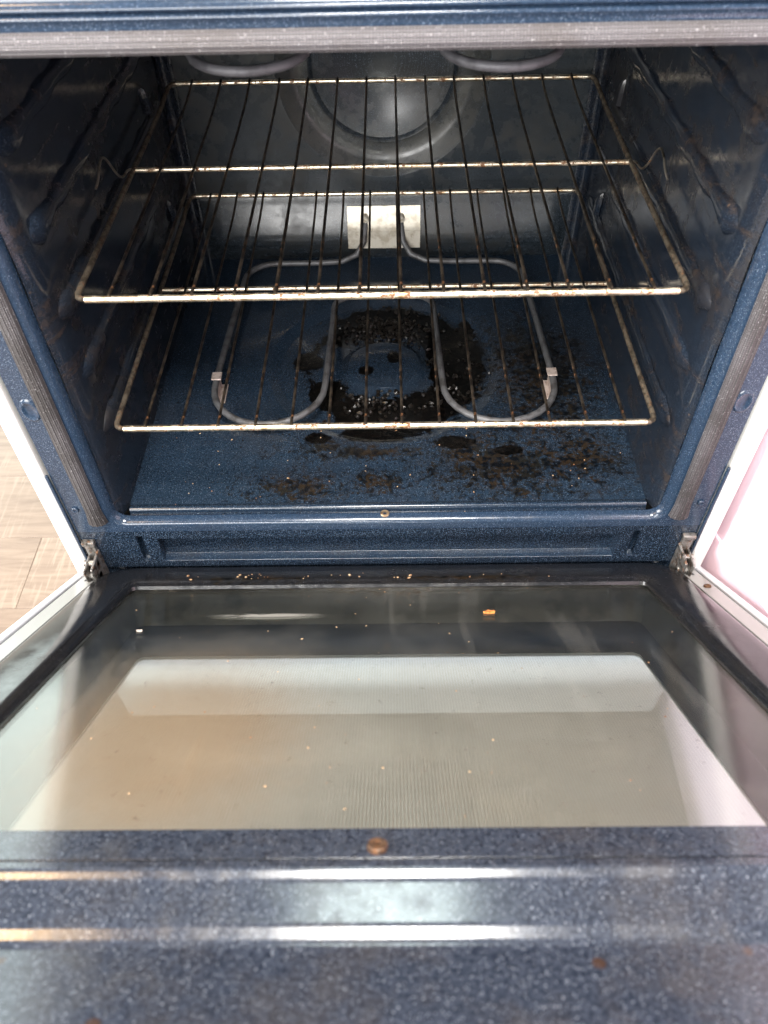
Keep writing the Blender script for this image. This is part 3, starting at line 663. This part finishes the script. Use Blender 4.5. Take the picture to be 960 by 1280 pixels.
# section built from slope angles: a step, a sloping band, a second step, then the flat end
knots = [(0.5342, 0), (0.5390, 0), (0.5412, 48.5), (0.5432, 48.5), (0.5460, 25), (0.5640, 24), (0.5668, 48.5), (0.5690, 48.5), (0.5740, 5), (0.5840, 3), (0.6500, 4), (0.668, 10), (0.676, 30), (0.680, 70), (0.684, 80)]
pf = [(0.5335, 0.0046)]; h_ = 0.0057; t_ = 0.5342
while t_ < 0.684:
    for (ta, aa), (tb, ab) in zip(knots, knots[1:]):
        if ta <= t_ <= tb: ang = aa + (ab - aa) * (t_ - ta) / (tb - ta)
    pf.append((t_, h_)); dt = 0.0005 if t_ < 0.576 else 0.003
    h_ -= math.tan(R(ang)) * dt; t_ += dt
V = [[bm.verts.new((x, -t, h)) for t, h in pf] for x in [-0.370 + 0.74 * i / 16 for i in range(17)]]
for a, b in zip(V, V[1:]):
    for i in range(len(pf) - 1): bm.faces.new((a[i], b[i], b[i + 1], a[i + 1]))
bmesh.ops.recalc_face_normals(bm, faces=bm.faces[:])
link('door_end', bm, M['liner_end'], door, 75)
bm = bmesh.new(); box(bm, -0.290, 0.290, -0.533, -0.5072, 0.0053, 0.0058, 0.0002, 1); link('end_strip', bm, M['liner_end'], door)
bm = bmesh.new(); disc(bm, (-0.004, -0.525, 0.0058), 0.0058, 0.0030, 'z', 18); sc = link('screw', bm, M['old_screw'], door)
# glass, pocket, printed outer pane, white skin
bm = bmesh.new(); box(bm, -0.2958, 0.2958, -0.5058, -0.0515, -0.0068, -0.0045); link('inner_glass', bm, M['glass'], door, 0)
bm = bmesh.new()
loft(bm, [lp(0.2958, 0.0515, 0.5058, 0.006, -0.0072), lp(0.293, 0.056, 0.505, 0.006, -0.009), lp(0.281, 0.085, 0.52, 0.010, -0.030), lp(0.279, 0.090, 0.52, 0.010, -0.0335)])
bmesh.ops.recalc_face_normals(bm, faces=bm.faces[:]); link('window_pocket', bm, M['pocket'], door, 45)
bm = bmesh.new()   # black printed border of the outer pane, with the dotted see-through window in it
loft(bm, [lp(0.300, 0.060, 0.530, 0.004, -0.0385), lp(0.300, 0.060, 0.530, 0.004, -0.0340), lp(0.2525, 0.172, 0.515, 0.008, -0.0340), lp(0.2525, 0.172, 0.515, 0.008, -0.0385), lp(0.300, 0.060, 0.530, 0.004, -0.0385)])
bmesh.ops.recalc_face_normals(bm, faces=bm.faces[:]); link('outer_glass', bm, M['frit'], door, 0)
bm = bmesh.new(); loft(bm, [lp(0.2520, 0.1725, 0.5145, 0.008, -0.0345)], True)
link('window_screen', bm, M['print'], door, 0)
bm = bmesh.new(); loft(bm, [lp(0.386, -0.030, 0.690, 0.010, -0.0405), lp(0.386, -0.030, 0.690, 0.010, -0.058), lp(0.380, -0.024, 0.684, 0.010, -0.060), lp(0.268, 0.150, 0.530, 0.010, -0.060), lp(0.266, 0.152, 0.528, 0.010, -0.0405), lp(0.386, -0.030, 0.690, 0.010, -0.0405)])
for s in (-1, 1): box(bm, min(s * 0.3765, s * 0.386), max(s * 0.3765, s * 0.386), -0.690, 0.030, -0.0415, -0.004, 0.003, 3)
bmesh.ops.recalc_face_normals(bm, faces=bm.faces[:]); link('door_skin', bm, M['lavender'], door, 40)
for s in (-1, 1):
    bm = bmesh.new(); box(bm, min(s * 0.353, s * 0.3715), max(s * 0.353, s * 0.3715), -0.5335, 0.016, -0.0055, -0.0042, 0.0005, 1)
    link('door_flange', bm, M['flange'], door, 30)
    bm = bmesh.new(); box(bm, min(s * 0.3545, s * 0.364), max(s * 0.3545, s * 0.364), -0.018, 0.006, -0.0041, -0.0038); link('hinge_slot', bm, M['dark'], door, 0)
bm = bmesh.new(); disc(bm, (0.362, -0.062, -0.0042), 0.0042, 0.0025, 'z', 14); link('screw', bm, M['old_screw'], door)
# bright worn edge along the hinge side
bm = bmesh.new(); tube(bm, [(-0.305, 0.0315, -0.006), (-0.1, 0.0318, -0.006), (0.1, 0.0318, -0.006), (0.315, 0.0315, -0.006)], 0.0014, 8); link('hinge_edge', bm, M['hinge'], door, 60)

# ------------------------------------------------------------------ racks
SP = 0.0385
def make_rack(label):
    root = tag(empty('oven_rack'), label, 'oven rack', 'wire racks in the oven')
    def rail(name, pts, r, mat, seg=10):
        bm = bmesh.new(); tube(bm, pts, r, seg); return link(name, bm, mat, root, 60)
    rail('front_rail', [(-0.274, 0, 0), (-0.1, 0, 0), (0.1, 0, 0), (0.274, 0, 0)], 0.0036, M['rail'])
    rail('middle_rail', [(-0.283, 0.2581, -0.0006), (-0.1, 0.2581, -0.0006), (0.1, 0.2581, -0.0006), (0.283, 0.2581, -0.0006)], 0.0029, M['rail'])
    rail('back_rail', [(-0.272, 0.4840, 0.0085), (-0.1, 0.4840, 0.0085), (0.1, 0.4840, 0.0085), (0.272, 0.4840, 0.0085)], 0.0031, M['rail'])
    for s in (-1, 1):
        pts = [(s * 0.273, 0, 0), (s * 0.2775, 0.0008, 0), (s * 0.2812, 0.0035, 0), (s * 0.283, 0.009, 0), (s * 0.2832, 0.02, 0), (s * 0.2832, 0.15, 0), (s * 0.2832, 0.2581, 0), (s * 0.2832, 0.36, 0), (s * 0.2832, 0.425, 0.0008), (s * 0.283, 0.455, 0.0035), (s * 0.2815, 0.475, 0.0070), (s * 0.2775, 0.4826, 0.0083), (s * 0.271, 0.4840, 0.0085)]
        rail('side_rail', pts, 0.0029, M['side_rail'])
        kink = catmull([(s * 0.2835, 0.262, -0.001), (s * 0.2865, 0.248, 0.004), (s * 0.2890, 0.232, 0.004), (s * 0.2905, 0.220, 0.014), (s * 0.2915, 0.206, 0.034), (s * 0.2918, 0.194, 0.043), (s * 0.2920, 0.180, 0.041), (s * 0.2925, 0.168, 0.033), (s * 0.2945, 0.158, 0.027)], 4)
        rail('stop_loop', kink, 0.0013, M['kink'], 7)
    bm = bmesh.new(); tube(bm, [(0, -0.0022, 0.0046), (0, 0.0, 0.0054), (0, 0.01, 0.0044), (0, 0.2, 0.0034), (0, 0.2581, 0.0036), (0, 0.35, 0.0036), (0, 0.425, 0.0048), (0, 0.455, 0.0070), (0, 0.4780, 0.0105), (0, 0.4856, 0.0120)], 0.0016, 7)
    w0 = link('wire', bm, M['wire'], root, 60); w0.location = (-6.5 * SP, 0, 0)
    for i in range(1, 14):
        w = w0.copy(); COL.objects.link(w); w.parent = root; w.location = ((i - 6.5) * SP + random.uniform(-0.0008, 0.0008), 0, 0)
    return root
def copy_tree(o, parent=None):
    c = o.copy(); COL.objects.link(c)
    if parent is not None: c.parent = parent
    for ch in list(o.children):
        if not ch.name.startswith('stop_loop'): copy_tree(ch, c)     # the photograph shows the loops on the upper rack only
    return c
upper = make_rack('upper wire rack, nearest the top element, with dark burnt wires')
upper.location = (-0.0021, 0.0428, 0.6032)
lower = copy_tree(upper); lower['label'] = 'lower wire rack just above the looped bake element'
lower.location = (-0.0013, 0.0246, 0.4575)

# ------------------------------------------------------------------ neighbour on the right
cab = tag(empty('cabinet', (0.7, -0.1, 0)), 'pale white side of the cabinet close beside the oven', 'cabinet')
def cpart(name, bm, mat): return link(name, bm, mat, cab, 30, (-0.7, 0.1, 0))
bm = bmesh.new(); box(bm, 0.398, 0.99, -0.70, 0.62, -0.0549, 0.90, 0.003, 2); cpart('carcass', bm, M['pink'])
bm = bmesh.new()   # slanted lower board with a fine shadow gap above it
q = [(0.05, 0.02), (0.05, 0.270), (0.026, 0.278), (-0.62, 0.494), (-0.62, 0.02)]
f_ = [bm.verts.new((0.3945, y, z)) for y, z in q]; g_ = [bm.verts.new((0.399, y, z)) for y, z in q]
bm.faces.new(f_); bm.faces.new(g_[::-1])
for i in range(5): bm.faces.new((f_[i], g_[i], g_[(i + 1) % 5], f_[(i + 1) % 5]))
bmesh.ops.recalc_face_normals(bm, faces=bm.faces[:]); bmesh.ops.bevel(bm, geom=bm.edges[:], offset=0.0012, segments=2, affect='EDGES'); cpart('slanted_board', bm, M['pink2'])
bm = bmesh.new(); box(bm, 0.392, 1.0, -0.72, 0.62, 0.902, 0.94, 0.004, 2); cpart('countertop', bm, M['white'])

# ------------------------------------------------------------------ crumbs and burnt crust
def crumb_mat(name, a, b, rough=0.7):
    k = NT(name); return k.end(k.bsdf(Base_Color=k.mix(k.step(k.noise(300, 3), 0.4, 0.6), a, b), Roughness=rough))
M['crumb'] = crumb_mat('pale_crumb', (0.16, 0.07, 0.025), (0.50, 0.34, 0.20))
M['flake'] = crumb_mat('orange_flake', (0.42, 0.13, 0.025), (0.55, 0.24, 0.06))
M['white_bit'] = crumb_mat('white_flake', (0.42, 0.36, 0.31), (0.55, 0.50, 0.45))
M['crust'] = crumb_mat('burnt_crust', (0.004, 0.0035, 0.003), (0.014, 0.011, 0.009), 0.28)
def lump(bm, c, r, flat=0.5, frame=None):
    v = bmesh.ops.create_icosphere(bm, subdivisions=1, radius=1)['verts']; a = random.uniform(0, 6.28)
    sx, sy = r * random.uniform(0.7, 1.5), r * random.uniform(0.6, 1.0)
    for p in v:
        k = random.uniform(0.75, 1.2); x, y, z = p.co * k
        x, y = x * sx, y * sy
        q = Vector((x * math.cos(a) - y * math.sin(a), x * math.sin(a) + y * math.cos(a), z * r * flat))
        p.co = (frame @ (Vector(c) + q)) if frame else Vector(c) + q
DM = Matrix.Translation((0, -0.012, 0.254)) @ Matrix.Rotation(R(-TILT), 4, 'X')
bm = bmesh.new()
for i in range(34):
    cx = random.choice((-0.235, -0.16, -0.15, -0.10, -0.04, -0.035, 0.02, 0.10, 0.19)) + random.gauss(0, 0.012)
    lump(bm, (cx, -random.uniform(0.026, 0.047), 0.0054), random.choice((0.0006, 0.0007, 0.0009, 0.0010, 0.0018)), 0.6, DM)
for i in range(60): lump(bm, (random.gauss(0, 0.13), -random.uniform(0.056, 0.49), -0.0042), random.uniform(0.0005, 0.0012), 0.5, DM)
for i in range(45): lump(bm, (random.uniform(-0.29, 0.29), random.uniform(0.02, 0.16), ZF + 0.0006), random.uniform(0.0006, 0.0013), 0.6)
for x in (-0.1, 0.03, 0.09, -0.19): lump(bm, (x, 0.012, ZF - 0.0022), 0.0018, 0.7)
tag(link('crumbs', bm, M['crumb'], None, 0), 'small pale crumbs scattered over the door glass and oven floor', None, None, 'stuff')
bm = bmesh.new()
for i in range(420):
    a = random.uniform(0, 6.28)
    if i < 250: x, y = random.gauss(0.0, 0.035), random.gauss(0.375, 0.022)
    elif i < 340: x, y = random.gauss(0.10, 0.03), random.gauss(0.24, 0.05)
    else: x, y = random.gauss(-0.01, 0.03), random.gauss(0.205, 0.018)
    lump(bm, (x, y, ZF - 0.0058), random.uniform(0.0015, 0.0045), 0.8)
tag(link('burnt_crust', bm, M['crust'], None, 0), 'black glinting burnt crust in the pressed ring of the oven floor', None, None, 'stuff')
def flake(name, label, mat, c, size, frame=None, seed=1):
    rnd = random.Random(seed); bm = bmesh.new(); n = 9; top = []; bot = []
    for i in range(n):
        a = 2 * math.pi * i / n; r = size * rnd.uniform(0.45, 1.0); x, y = r * 1.5 * math.cos(a), r * 0.8 * math.sin(a); z = size * rnd.uniform(0.1, 0.45)
        top.append(bm.verts.new((x, y, z + 0.0008))); bot.append(bm.verts.new((x * 0.9, y * 0.9, 0)))
    ct = bm.verts.new((0, 0, size * 0.4)); cb = bm.verts.new((0, 0, 0))
    for i in range(n):
        j = (i + 1) % n; bm.faces.new((ct, top[i], top[j])); bm.faces.new((cb, bot[j], bot[i])); bm.faces.new((top[i], bot[i], bot[j], top[j]))
    bmesh.ops.recalc_face_normals(bm, faces=bm.faces[:])
    o = link(name, bm, mat, None, 0); o.matrix_world = (frame or Matrix()) @ Matrix.Translation(c); return tag(o, label, 'crumb')
flake('food_flake', 'orange food flake, the largest crumb lying on the door glass', M['flake'], (0.107, -0.136, -0.0044), 0.0055, DM, 3)
flake('food_flake', 'whitish flake on the oven floor inside the right element loop', M['white_bit'], (0.137, 0.182, ZF - 0.004), 0.0055, None, 5)
flake('food_flake', 'pinkish flake on the left of the door glass near the dark band', M['white_bit'], (-0.247, -0.178, -0.0044), 0.0032, DM, 8)
